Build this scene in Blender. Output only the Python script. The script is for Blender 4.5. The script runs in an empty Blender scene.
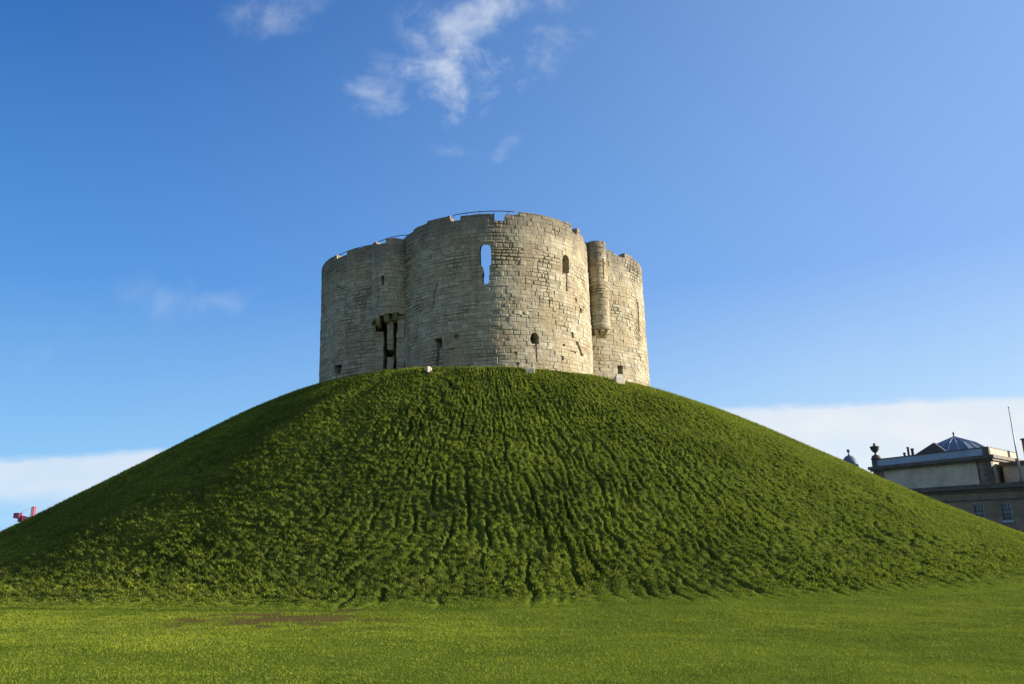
import bpy, bmesh, math, random
import numpy as np
from mathutils import Matrix, Vector
random.seed(7); RNG = np.random.default_rng(11)
SC = bpy.context.scene
COL = SC.collection

# ------------------------------------------------------------------ camera
F = 780.0; CAMH = 2.4
def cam_axes(vpx=402.0, vpy=-3000.0):
    up = np.array([vpx-512, -(vpy-342), F]); up /= np.linalg.norm(up)
    fw = np.array([0, 0, 1.0]); fw = fw-up*up.dot(fw); fw /= np.linalg.norm(fw)
    rt = np.cross(up, fw)
    if rt[0] < 0: rt = -rt
    return np.stack([rt, fw, up])
M = cam_axes()
def proj(P):
    q = np.array(P, float); q[..., 2] -= CAMH
    c = q@M
    return 512+F*c[..., 0]/c[..., 2], 342-F*c[..., 1]/c[..., 2]
def ray(px, py):
    d = M@np.array([(px-512)/F, (342-py)/F, 1.0]); return d/d[1]
def at(px, py, Y):
    d = ray(px, py); return Vector((d[0]*Y, Y, CAMH+d[2]*Y))
def at_z(px, py, z):
    d = ray(px, py); k = (z-CAMH)/d[2]; return Vector((d[0]*k, k, z))
cd = bpy.data.cameras.new('camera'); co = bpy.data.objects.new('camera', cd); COL.objects.link(co)
R = Matrix(((M[0, 0], M[0, 1], -M[0, 2]), (M[1, 0], M[1, 1], -M[1, 2]), (M[2, 0], M[2, 1], -M[2, 2])))
co.matrix_world = Matrix.Translation((0, 0, CAMH)) @ R.to_4x4()
cd.sensor_width = 36; cd.lens = F/1024*36; cd.clip_end = 20000; cd.clip_start = .1
SC.camera = co

# ------------------------------------------------------------------ light
SUN_EL = math.radians(13.5); SUN_PHI = math.radians(91)      # phi: from the viewer's side round to the right
sdir = Vector((math.sin(SUN_PHI)*math.cos(SUN_EL), -math.cos(SUN_PHI)*math.cos(SUN_EL), math.sin(SUN_EL)))
sl = bpy.data.lights.new('sun', 'SUN'); sl.energy = 5.0; sl.angle = math.radians(.55); sl.color = (1, .93, .80)
so = bpy.data.objects.new('sun', sl); COL.objects.link(so)
so.rotation_euler = sdir.to_track_quat('Z', 'Y').to_euler()
SC.view_settings.view_transform = 'Standard'; SC.view_settings.look = 'None'
SC.view_settings.exposure = .95; SC.view_settings.gamma = 1; SC.view_settings.use_curve_mapping = False

class NT:
    def __init__(s, tree): s.t = tree; s.n = tree.nodes; s.l = tree.links
    def new(s, typ, **kw):
        n = s.n.new(typ)
        for k, v in kw.items(): setattr(n, k, v)
        return n
    def put(s, sock, v):
        if hasattr(v, 'is_linked') or isinstance(v, bpy.types.NodeSocket): s.l.new(v, sock)
        else:
            if isinstance(v, (tuple, list)) and len(v) == 3 and sock.type == 'RGBA': v = (*v, 1)
            sock.default_value = v
    def math(s, op, a, b=0.0, c=None, clamp=False):
        n = s.new('ShaderNodeMath', operation=op, use_clamp=clamp)
        s.put(n.inputs[0], a); s.put(n.inputs[1], b)
        if c is not None: s.put(n.inputs[2], c)
        return n.outputs[0]
    def mix(s, f, a, b, bt='MIX'):
        n = s.new('ShaderNodeMix', data_type='RGBA', blend_type=bt)
        s.put(n.inputs[0], f); s.put(n.inputs[6], a); s.put(n.inputs[7], b); return n.outputs[2]
    def noise(s, vec, scale, detail=4, rough=.55, dist=0.0):
        n = s.new('ShaderNodeTexNoise'); s.put(n.inputs['Vector'], vec); n.inputs['Scale'].default_value = scale
        n.inputs['Detail'].default_value = detail; n.inputs['Roughness'].default_value = rough; n.inputs['Distortion'].default_value = dist
        return n.outputs[0]
    def ramp(s, v, a, b, c=0.0, d=1.0, smooth=True):
        n = s.new('ShaderNodeMapRange', interpolation_type='SMOOTHSTEP' if smooth else 'LINEAR')
        s.put(n.inputs[0], v); s.put(n.inputs[1], a); s.put(n.inputs[2], b); s.put(n.inputs[3], c); s.put(n.inputs[4], d); return n.outputs[0]
    def combine(s, x, y, z):
        n = s.new('ShaderNodeCombineXYZ'); s.put(n.inputs[0], x); s.put(n.inputs[1], y); s.put(n.inputs[2], z); return n.outputs[0]
    def attr(s, name): return s.new('ShaderNodeAttribute', attribute_name=name).outputs['Fac']

def build_world():
    w = bpy.data.worlds.new('World'); SC.world = w; w.use_nodes = True
    T = NT(w.node_tree); T.n.clear()
    sky = T.new('ShaderNodeTexSky', sky_type='NISHITA'); sky.sun_disc = False
    sky.sun_elevation = SUN_EL; sky.sun_rotation = math.pi-SUN_PHI
    sky.altitude = 30; sky.air_density = 1.0; sky.dust_density = .35; sky.ozone_density = 2.2
    hs = T.new('ShaderNodeHueSaturation'); hs.inputs['Saturation'].default_value = 1.12; hs.inputs['Value'].default_value = 1.0
    T.l.new(sky.outputs[0], hs.inputs['Color'])
    tc = T.new('ShaderNodeTexCoord'); sep = T.new('ShaderNodeSeparateXYZ'); T.l.new(tc.outputs['Generated'], sep.inputs[0])
    x, y, z = sep.outputs
    yy = T.math('MAXIMUM', y, .05)
    u = T.math('DIVIDE', x, yy); v = T.math('DIVIDE', z, yy)
    # clear air: deep blue overhead, paler towards the horizon and towards the sun side
    el = T.ramp(z, .02, .62, 0, 1, False); az = T.math('POWER', T.ramp(x, -.55, .60, 0, 1, False), 1.35)
    lowc = T.mix(az, (2.2, 4.5, 7.0), (4.5, 6.1, 7.3)); midc = T.mix(az, (.68, 2.2, 5.3), (2.0, 3.5, 6.6)); topc = T.mix(az, (.08, .78, 3.0), (1.75, 3.2, 5.8))
    clear = T.mix(T.ramp(el, 0, .45, 0, 1, False), lowc, midc); clear = T.mix(T.ramp(el, .45, 1.0, 0, 1, False), clear, topc)
    base_sky = T.mix(.92, hs.outputs[0], clear)
    # gnomonic direction coordinates of the northern half of the sky; south of it only the added fill cloud
    north = T.ramp(y, .1, .3)
    def uv(px, py): d = ray(px, py); return d[0], d[2]
    vec = T.combine(u, v, 0.0)
    wn = T.new('ShaderNodeTexNoise'); T.l.new(vec, wn.inputs['Vector']); wn.inputs['Scale'].default_value = 11; wn.inputs['Detail'].default_value = 5
    wa = T.new('ShaderNodeVectorMath', operation='MULTIPLY_ADD'); T.l.new(wn.outputs['Color'], wa.inputs[0]); wa.inputs[1].default_value = (.11, .11, 0)
    wb = T.new('ShaderNodeVectorMath', operation='ADD'); T.l.new(vec, wb.inputs[0]); wb.inputs[1].default_value = (-.055, -.055, 0); T.l.new(wb.outputs[0], wa.inputs[2])
    wvec = wa.outputs[0]
    def blob(px, py, rx, ry, ang, scale, lo, hi, strength, seed):
        cu, cv = uv(px, py)
        mp = T.new('ShaderNodeMapping'); mp.vector_type = 'TEXTURE'
        T.l.new(wvec, mp.inputs[0]); mp.inputs['Location'].default_value = (cu, cv, 0)
        mp.inputs['Rotation'].default_value = (0, 0, math.radians(ang)); mp.inputs['Scale'].default_value = (rx/F, ry/F, 1)
        ln = T.new('ShaderNodeVectorMath', operation='LENGTH'); T.l.new(mp.outputs[0], ln.inputs[0])
        fall = T.ramp(ln.outputs['Value'], 1.25, .0)
        sh = T.new('ShaderNodeVectorMath', operation='ADD'); T.l.new(vec, sh.inputs[0]); sh.inputs[1].default_value = (seed, seed*1.7, seed)
        n = T.noise(sh.outputs[0], scale, 9, .6, .35)
        q = T.math('ADD', T.math('MULTIPLY', fall, .55), T.math('MULTIPLY', T.math('SUBTRACT', n, .5), 2.4))
        m = T.math('MULTIPLY', T.ramp(q, lo, hi+.35), T.ramp(fall, .0, .45))
        return T.math('MULTIPLY', m, strength)
    clouds = [blob(470, 76, 130, 66, 4, 15, .2, .85, .85, 1.3), blob(488, 8, 115, 48, 14, 12, .1, 1.0, .85, 2.1),
              blob(440, 30, 70, 36, 20, 13, .2, 1.1, .6, 4.4), blob(380, 92, 38, 52, 20, 15, .1, 1.1, .6, 3.3),
              blob(552, 50, 28, 58, -28, 16, 0, 1.0, .5, 5.2), blob(480, 150, 50, 20, 8, 14, .0, 1.0, .5, 6.1),
              blob(275, 8, 95, 46, 5, 8, .15, 1.2, .6, 7.7), blob(170, 292, 75, 40, -30, 10, .1, 1.3, .34, 8.2),
              blob(228, 290, 44, 24, 0, 12, .1, 1.2, .34, 8.9), blob(50, 348, 50, 20, 35, 11, .1, 1.2, .32, 9.4),
              blob(25, 290, 75, 30, 10, 9, .1, 1.2, .24, 9.9), blob(900, 330, 200, 60, 10, 5, .2, 1.2, .10, 12.2)]
    tot = clouds[0]
    for c in clouds[1:]:
        tot = T.math('SUBTRACT', T.math('ADD', tot, c), T.math('MULTIPLY', tot, c))
    # low cloud bank along the northern horizon
    st = T.new('ShaderNodeMapping'); T.l.new(vec, st.inputs[0]); st.inputs['Scale'].default_value = (1, 3.2, 1)
    nb = T.noise(st.outputs[0], 5.5, 7, .55, .2)
    nf = T.noise(st.outputs[0], 26, 5, .6, .2)
    _, vr = uv(840, 401); _, vl = uv(70, 453)
    top = T.ramp(u, -.45, .35, vl, vr, False)
    edge = T.math('ADD', T.math('ADD', top, T.math('MULTIPLY', T.math('SUBTRACT', nb, .5), .03)), T.math('MULTIPLY', T.math('SUBTRACT', nf, .5), .012))
    bank = T.ramp(T.math('SUBTRACT', edge, v), -.003, .012)
    dens = T.ramp(u, -.6, .5, .70, .95, False)
    thin = T.ramp(T.math('ADD', T.math('SUBTRACT', edge, v), T.math('MULTIPLY', T.math('SUBTRACT', nb, .5), .05)), .035, .085, 1.0, T.ramp(u, -.4, .2, .12, .8, False))
    nb2 = T.ramp(T.noise(st.outputs[0], 9, 5, .5), .3, .65, .82, 1.0)
    bank = T.math('MULTIPLY', T.math('MULTIPLY', bank, dens), T.math('MULTIPLY', thin, nb2))
    tot = T.math('SUBTRACT', T.math('ADD', tot, bank), T.math('MULTIPLY', tot, bank))
    tot = T.math('MULTIPLY', tot, north)
    colr = T.mix(T.ramp(v, .3, .05), (4.9, 5.4, 6.2), (5.9, 6.15, 6.45))
    # unseen broken cloud added behind the viewer to brighten the shaded walls
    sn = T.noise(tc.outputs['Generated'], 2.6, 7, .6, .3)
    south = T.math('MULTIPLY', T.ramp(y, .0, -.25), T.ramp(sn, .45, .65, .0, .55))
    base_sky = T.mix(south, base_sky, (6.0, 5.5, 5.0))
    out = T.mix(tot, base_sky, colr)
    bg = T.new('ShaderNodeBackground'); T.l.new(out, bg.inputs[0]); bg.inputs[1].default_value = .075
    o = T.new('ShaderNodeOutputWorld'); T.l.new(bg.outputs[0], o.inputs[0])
build_world()

# ------------------------------------------------------------------ helpers
def tag(o, label=None, cat=None, group=None, kind=None):
    if label: o['label'] = label
    if cat: o['category'] = cat
    if group: o['group'] = group
    if kind: o['kind'] = kind
    return o
def mesh_obj(name, verts, faces, mat, parent=None, smooth=False):
    me = bpy.data.meshes.new(name); me.from_pydata([tuple(map(float, v)) for v in verts], [], faces); me.update()
    if smooth: me.polygons.foreach_set('use_smooth', [True]*len(me.polygons))
    me.materials.append(mat)
    o = bpy.data.objects.new(name, me); COL.objects.link(o)
    if parent: attach(o, parent)
    return o
def attach(o, parent):
    o.parent = parent; o.matrix_parent_inverse = Matrix.Translation(-Vector(parent.location))
def np_mesh(name, V, Fq, mat, parent=None, smooth=True, attrs=None):
    """V (n,3) array, Fq (m,k) int array"""
    me = bpy.data.meshes.new(name); k = Fq.shape[1]; m = len(Fq)
    me.vertices.add(len(V)); me.vertices.foreach_set('co', V.astype(np.float32).ravel())
    me.loops.add(m*k); me.loops.foreach_set('vertex_index', Fq.astype(np.int32).ravel())
    me.polygons.add(m); me.polygons.foreach_set('loop_start', np.arange(0, m*k, k, dtype=np.int32))
    me.polygons.foreach_set('loop_total', np.full(m, k, dtype=np.int32))
    me.update(calc_edges=True)
    me.polygons.foreach_set('use_smooth', np.full(m, smooth))
    for a, arr in (attrs or {}).items():
        at_ = me.attributes.new(a, 'FLOAT', 'POINT'); at_.data.foreach_set('value', arr.astype(np.float32))
    me.materials.append(mat); me.validate()
    o = bpy.data.objects.new(name, me); COL.objects.link(o)
    if parent: attach(o, parent)
    return o
def empty(name, loc):
    o = bpy.data.objects.new(name, None); COL.objects.link(o); o.location = loc; return o
class MB:
    """collects pieces of one part"""
    def __init__(s): s.v = []; s.f = []
    def add(s, V, Fs):
        b = len(s.v); s.v += [tuple(v) for v in V]; s.f += [tuple(i+b for i in f) for f in Fs]
    def prism(s, pts, z0, z1, top=None):
        n = len(pts); tp = top or pts
        V = [(p[0], p[1], z0) for p in pts]+[(p[0], p[1], z1) for p in tp]
        s.add(V, [tuple(range(n-1, -1, -1)), tuple(range(n, 2*n))]+[(i, (i+1) % n, n+(i+1) % n, n+i) for i in range(n)])
    def lathe(s, c, prof, n=24):
        V = []; Fs = []
        for r, z in prof:
            for i in range(n):
                a = 2*math.pi*i/n; V.append((c[0]+r*math.cos(a), c[1]+r*math.sin(a), c[2]+z))
        for j in range(len(prof)-1):
            for i in range(n): Fs.append((j*n+i, j*n+(i+1) % n, (j+1)*n+(i+1) % n, (j+1)*n+i))
        Fs.append(tuple(range(n-1, -1, -1))); Fs.append(tuple((len(prof)-1)*n+i for i in range(n)))
        s.add(V, Fs)
    def tube(s, path, r, n=8, r2=None):
        V = []; Fs = []; path = [Vector(p) for p in path]; m = len(path)
        for i, p in enumerate(path):
            t = (path[min(i+1, m-1)]-path[max(i-1, 0)]).normalized()
            a = t.cross(Vector((0, 0, 1)) if abs(t.z) < .9 else Vector((1, 0, 0))).normalized(); b = t.cross(a)
            rr = r if r2 is None else r+(r2-r)*i/(m-1)
            for k in range(n):
                an = 2*math.pi*k/n; V.append(p+a*rr*math.cos(an)+b*rr*math.sin(an))
        for i in range(m-1):
            for k in range(n): Fs.append((i*n+k, i*n+(k+1) % n, (i+1)*n+(k+1) % n, (i+1)*n+k))
        Fs.append(tuple(range(n-1, -1, -1))); Fs.append(tuple((m-1)*n+k for k in range(n)))
        s.add(V, Fs)
    def build(s, name, mat, parent=None, smooth=False):
        o = mesh_obj(name, s.v, s.f, mat, parent, smooth)
        bm = bmesh.new(); bm.from_mesh(o.data); bmesh.ops.recalc_face_normals(bm, faces=bm.faces); bm.to_mesh(o.data); bm.free()
        return o

# numpy noise
def _h(ix, iy, seed):
    h = (ix.astype(np.int64)*374761393+iy.astype(np.int64)*668265263+seed*974634777) & 0xffffffff
    h = ((h ^ (h >> 13))*1274126177) & 0xffffffff
    h = (h ^ (h >> 16)); h = (h*2246822519) & 0xffffffff
    return ((h ^ (h >> 15)) & 0xffffff)/float(0xffffff)
def perlin(x, y, seed=0):
    ix = np.floor(x); iy = np.floor(y); fx = x-ix; fy = y-iy
    def g(dx, dy):
        a = _h(ix+dx, iy+dy, seed)*2*np.pi; return np.cos(a)*(fx-dx)+np.sin(a)*(fy-dy)
    sx = fx*fx*fx*(fx*(fx*6-15)+10); sy = fy*fy*fy*(fy*(fy*6-15)+10)
    a = g(0, 0)*(1-sx)+g(1, 0)*sx; b = g(0, 1)*(1-sx)+g(1, 1)*sx
    return (a*(1-sy)+b*sy)*1.4
def fbm(x, y, seed=0, o=3):
    r = 0; a = 1; t = 0
    for i in range(o): r = r+a*perlin(x*2**i, y*2**i, seed+i*17); t += a; a *= .5
    return r/t
def worley(x, y, seed=0, jx=.7):
    ix = np.floor(x); iy = np.floor(y); best = np.full(x.shape, 9.0); idd = np.zeros(x.shape)
    for dx in (-1, 0, 1):
        for dy in (-1, 0, 1):
            cx = ix+dx; cy = iy+dy
            px = cx+.5+jx*(_h(cx, cy, seed)-.5); py = cy+.15+.7*_h(cx, cy, seed+5)
            d = (px-x)**2+(py-y)**2; m = d < best
            best = np.where(m, d, best); idd = np.where(m, _h(cx, cy, seed+9), idd)
    return np.sqrt(best), idd
def sstep(a, b, x):
    t = np.clip((x-a)/(b-a), 0, 1); return t*t*(3-2*t)

# ------------------------------------------------------------------ materials
def mat(name):
    m = bpy.data.materials.new(name); m.use_nodes = True; T = NT(m.node_tree)
    return m, T, T.n['Principled BSDF']
def simple(name, col, rough=.8, noise=.25, scale=1.5, metal=0.0, bump=0.0, bscale=20, dark=None):
    m, T, b = mat(name)
    tc = T.new('ShaderNodeTexCoord').outputs['Object']
    n = T.noise(tc, scale, 6, .6); n2 = T.noise(tc, scale*6, 4, .6)
    f = T.math('ADD', T.math('MULTIPLY', n, .65), T.math('MULTIPLY', n2, .35))
    d = dark or tuple(c*(1-noise*1.6) for c in col)
    c = T.mix(T.ramp(f, .3, .68), d, tuple(min(1, c_*(1+noise*.5)) for c_ in col))
    T.l.new(c, b.inputs['Base Color']); b.inputs['Roughness'].default_value = rough; b.inputs['Metallic'].default_value = metal
    if bump:
        bp = T.new('ShaderNodeBump'); bp.inputs['Strength'].default_value = bump; bp.inputs['Distance'].default_value = .02
        T.l.new(T.noise(tc, bscale, 5, .6), bp.inputs['Height']); T.l.new(bp.outputs[0], b.inputs['Normal'])
    return m

def grass_ground_mat(name, lawn):
    m, T, b = mat(name)
    tc = T.new('ShaderNodeTexCoord').outputs['Object']
    n1 = T.noise(tc, .35, 5, .6); n2 = T.noise(tc, 2.2, 5, .65); n3 = T.noise(tc, 22, 4, .7)
    lf = T.attr('lawnf')
    A = T.mix(lf, (.040, .058, .009), (.105, .150, .015)); B_ = T.mix(lf, (.09, .115, .016), (.175, .215, .020)); C = T.mix(lf, (.12, .115, .035), (.17, .175, .035))
    c = T.mix(T.ramp(n1, .35, .65), A, B_)
    c = T.mix(T.ramp(n2, .5, .8, 0, .75), c, C)
    c = T.mix(T.ramp(n3, .25, .7, .65, 0), c, (.03, .04, .008))
    soil = T.attr('soil')
    c = T.mix(soil, c, T.mix(T.ramp(n3, .3, .7), (.05, .032, .012), (.21, .135, .05)))
    T.l.new(c, b.inputs['Base Color']); b.inputs['Roughness'].default_value = .9; b.inputs['Specular IOR Level'].default_value = 0
    bp = T.new('ShaderNodeBump'); bp.inputs['Strength'].default_value = .7; bp.inputs['Distance'].default_value = .03
    T.l.new(T.noise(tc, 14, 6, .75), bp.inputs['Height']); T.l.new(bp.outputs[0], b.inputs['Normal'])
    return m
M_LAWN = grass_ground_mat('lawn_turf', True); M_MOUND = M_LAWN
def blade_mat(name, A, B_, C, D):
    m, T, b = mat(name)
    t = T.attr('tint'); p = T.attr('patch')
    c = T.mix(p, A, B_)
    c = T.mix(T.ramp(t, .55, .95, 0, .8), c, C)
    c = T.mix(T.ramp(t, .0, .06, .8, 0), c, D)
    T.l.new(c, b.inputs['Base Color']); b.inputs['Roughness'].default_value = .75; b.inputs['Specular IOR Level'].default_value = .12
    tr = T.new('ShaderNodeBsdfTranslucent'); T.l.new(c, tr.inputs['Color'])
    mx = T.new('ShaderNodeMixShader'); mx.inputs[0].default_value = .22
    T.l.new(b.outputs[0], mx.inputs[1]); T.l.new(tr.outputs[0], mx.inputs[2])
    T.l.new(mx.outputs[0], T.n['Material Output'].inputs['Surface'])
    return m
M_BLADE_LAWN = blade_mat('lawn_blades', (.125, .180, .014), (.275, .325, .022), (.33, .34, .04), (.42, .36, .15))
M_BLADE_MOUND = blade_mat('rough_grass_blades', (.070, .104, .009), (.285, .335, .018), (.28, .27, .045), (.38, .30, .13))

def stone_mat():
    m, T, b = mat('magnesian_limestone')
    tc = T.new('ShaderNodeTexCoord').outputs['Object']
    blk = T.attr('blk'); jt = T.attr('joint'); stain = T.attr('stain')
    n1 = T.noise(tc, .35, 5, .6); n2 = T.noise(tc, 1.3, 6, .65); n3 = T.noise(tc, 9, 5, .7)
    mp = T.new('ShaderNodeMapping'); T.l.new(tc, mp.inputs[0]); mp.inputs['Scale'].default_value = (1.3, 1.3, .16); streak = T.noise(mp.outputs[0], 1.0, 6, .65, .3)
    mp2 = T.new('ShaderNodeMapping'); T.l.new(tc, mp2.inputs[0]); mp2.inputs['Scale'].default_value = (.22, .22, .9); band = T.noise(mp2.outputs[0], 1.0, 4, .6, .3)
    c = T.mix(T.ramp(blk, .0, 1.0, 0, 1, False), (.435, .365, .235), (.59, .52, .365))
    c = T.mix(T.ramp(T.math('FRACT', T.math('MULTIPLY', blk, 7.31)), .78, .86, 0, .45), c, (.42, .32, .17))
    c = T.mix(T.ramp(T.math('FRACT', T.math('MULTIPLY', blk, 13.7)), .86, .94, 0, .6), c, (.25, .22, .17))
    c = T.mix(T.ramp(T.math('FRACT', T.math('MULTIPLY', blk, 29.3)), .9, .95, 0, .6), c, (.60, .55, .45))
    c = T.mix(T.ramp(n1, .44, .64, 0, .7), c, (.42, .315, .17))            # ochre patches
    c = T.mix(T.ramp(T.math('ADD', n2, T.math('MULTIPLY', stain, .36)), .47, .80, 0, .8), c, (.19, .165, .13))   # grey crust
    c = T.mix(T.ramp(streak, .52, .72, 0, .6), c, (.20, .17, .125))          # run-off streaks
    c = T.mix(T.ramp(band, .52, .68, 0, .55), c, (.29, .20, .11))            # brown weathered bands
    c = T.mix(T.ramp(n3, .3, .7, .45, 0), c, (.2, .16, .10))
    c = T.mix(T.math('MULTIPLY', jt, .5), c, (.09, .08, .06))
    T.l.new(c, b.inputs['Base Color']); b.inputs['Roughness'].default_value = .92; b.inputs['Specular IOR Level'].default_value = .15
    bp = T.new('ShaderNodeBump'); bp.inputs['Strength'].default_value = .6; bp.inputs['Distance'].default_value = .03
    T.l.new(T.math('ADD', n3, T.noise(tc, 30, 4, .7)), bp.inputs['Height']); T.l.new(bp.outputs[0], b.inputs['Normal'])
    return m
M_STONE = stone_mat()
M_RAIL = simple('dark_iron_rail', (.03, .035, .04), .5, .2, 3, .6)
M_PALE = simple('pale_cut_stone', (.60, .52, .39), .85, .15, 2, bump=.3)

# ------------------------------------------------------------------ ground and mound
CX, CY = -2.085, 61.079
def ground_z(x, y):
    x = np.asarray(x, float); y = np.asarray(y, float)
    g = -.024*np.tanh(x/45)*45
    g = g+.10*fbm(x/14, y/9, 3, 2)+.06*fbm(x/3.5, y/2.2, 8, 2)+.022*fbm(x/.9, y/.8, 14, 2)
    return g*sstep(400, 120, np.hypot(x, y-40))
def soil_mask(x, y):
    P = at_z(280, 621, 0.19); e = np.hypot((x-P.x)/3.0, (y-P.y)/1.35)
    n = fbm(x/.9, y/.5, 21, 3)
    a = sstep(.05, .5, 1-e+n*1.5-.05)*(.78+.22*sstep(-.25, .1, fbm(x/.22, y/.22, 29, 2)))
    P2 = at_z(560, 655, 0.1); e2 = np.hypot((x-P2.x)/2.2, (y-P2.y)/.7)
    return np.clip(a, 0, 1)*.9
def mound_profile(r, phi):
    al = .529; Rc = 35.457-.692*np.sin(phi); H = 11.757-.165*np.sin(phi)+1.114*np.cos(phi)
    kb = 1.33+.477*np.sin(phi); kf = 1.196
    z = (Rc-r)*math.tan(al)
    z = kf*np.log1p(np.exp(np.clip(z/kf, -50, 50)))
    z = H-kb*np.log1p(np.exp(np.clip((H-z)/kb, -50, 50)))
    return z-(H-kb*np.log1p(np.exp(np.clip(H/kb, -50, 50))))
def lawn_z(x, y):
    """ground with the concave foot of the mound"""
    r = np.hypot(x-CX, y-CY); phi = np.arctan2(x-CX, CY-y); g = ground_z(x, y)
    p = mound_profile(np.maximum(r, 37.5), phi)
    return p+g*np.exp(-p/.45)-.9*sstep(38.3, 37.3, r)
def gcoords():
    xs = np.concatenate([-np.geomspace(3000, 46, 24), np.linspace(-45, 45, 301), np.geomspace(46, 3000, 24)])
    ys = np.concatenate([-np.geomspace(1500, 1, 16), np.linspace(0, 45, 260), np.linspace(46.5, 110, 44), np.geomspace(112, 5000, 20)])
    return xs, ys
xs, ys = gcoords(); X, Y = np.meshgrid(xs, ys)
V = np.stack([X, Y, lawn_z(X, Y)], -1).reshape(-1, 3)
def grid_faces(nr, nc, wrap=False):
    i = np.arange(nr-1)[:, None]*nc; j = np.arange(nc-1 if not wrap else nc)[None, :]; k = (j+1) % nc
    return np.stack([i+j, i+k, i+nc+k, i+nc+j], -1).reshape(-1, 4)
g = np_mesh('lawn', V, grid_faces(len(ys), len(xs)), M_LAWN, attrs={'soil': soil_mask(X, Y).ravel(), 'lawnf': np.ones(X.size)}); tag(g, kind='structure')

def mound_detail(r, phi):
    """tussocks and down-slope rills, metres along the normal; also 0..1 height within a tussock"""
    a = phi*27.0; s = (36-r)/.86
    wx = .30*fbm(a/1.2, s/1.3, 41, 2); wy = .3*fbm(a/1.4, s/1.4, 47, 2)
    aw = a+.7*fbm(a/7, s/9, 77, 2)
    d, idd = worley((aw+wx)/.29, (s+wy)/.31, 3, .40)
    dome = np.clip(1-d*d*2.6, -1.3, 1)
    d2, _ = worley((a+wx*.5)/.16, (s+wy*.5)/.16, 13); dome2 = np.clip(1-d2*d2*1.6, -.3, 1)
    gx = np.abs(((aw+wx*.6)/.58+.0)-np.round((aw+wx*.6)/.58)); col_id = np.round((aw+wx*.6)/.58)
    gap = sstep(.16, .02, gx)*sstep(-.12, .25, perlin(col_id*.77+.5, s/3.2, 71))*sstep(math.radians(45), math.radians(-5), phi)
    rill = np.clip(1-np.abs(perlin((aw+wx)/.9, s/7.0, 55))*4.0, 0, 1)**1.5*sstep(-.1, .4, perlin(a/4, s/6, 61))
    rg = sstep(math.radians(58), math.radians(8), phi)      # the right flank is smoother
    amp = (.30+.70*rg)*(.32+.68*sstep(math.radians(-44), math.radians(-20), phi))*sstep(12.6, 15.0, r)*(.35+.65*sstep(38.4, 36.8, r))*sstep(39.2, 38.2, r)
    amp = amp*(.75+.5*sstep(-.3, .4, fbm(a/5, s/5, 91, 2)))
    scar = np.clip(1-np.abs(perlin(a/2.2, s/2.6, 131))*7, 0, 1)*sstep(.25, .5, perlin(a/4.5, s/4.5, 137))
    h = amp*(.130*dome*(.5+1.0*idd)+.045*dome2-.20*gap-.08*rill-.16*scar)+.07*fbm(a/3.5, s/3.5, 101, 3)*sstep(39, 37, r)*sstep(12, 15, r)
    return h, dome*amp, np.clip(rill+gap, 0, 1)*amp
def mound_pos(r, phi):
    x = CX+r*np.sin(phi); y = CY-r*np.cos(phi); p = mound_profile(r, phi)
    h, dm, rl = mound_detail(r, phi)
    z = p+ground_z(x, y)*np.exp(-p/.45)
    sl = .55*np.clip(p/2, 0, 1)*sstep(12, 15, r)
    x = x+h*np.sin(phi)*sl; y = y-h*np.cos(phi)*sl; z = z+h*np.sqrt(1-sl**2)
    z = z+.015-.2*sstep(38.9, 39.4, r)
    return np.stack([x, y, z], -1), dm, rl
ph = np.concatenate([np.linspace(-math.pi, -1.5, 60)[:-1], np.linspace(-1.5, 1.5, 1800), np.linspace(1.5, math.pi, 60)[1:-1]])
rr = np.concatenate([np.linspace(3, 12, 8)[:-1], np.linspace(12, 39.4, 520)])
PH, RR = np.meshgrid(ph, rr)
P, _, _ = mound_pos(RR, PH)
o = np_mesh('mound', P.reshape(-1, 3), grid_faces(len(rr), len(ph), True)[:, ::-1], M_MOUND, attrs={'soil': soil_mask(P[..., 0], P[..., 1]).ravel()*sstep(38, 39.2, RR).ravel(), 'lawnf': sstep(37.4, 39.0, RR).ravel()})
tag(o, kind='structure')

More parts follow.
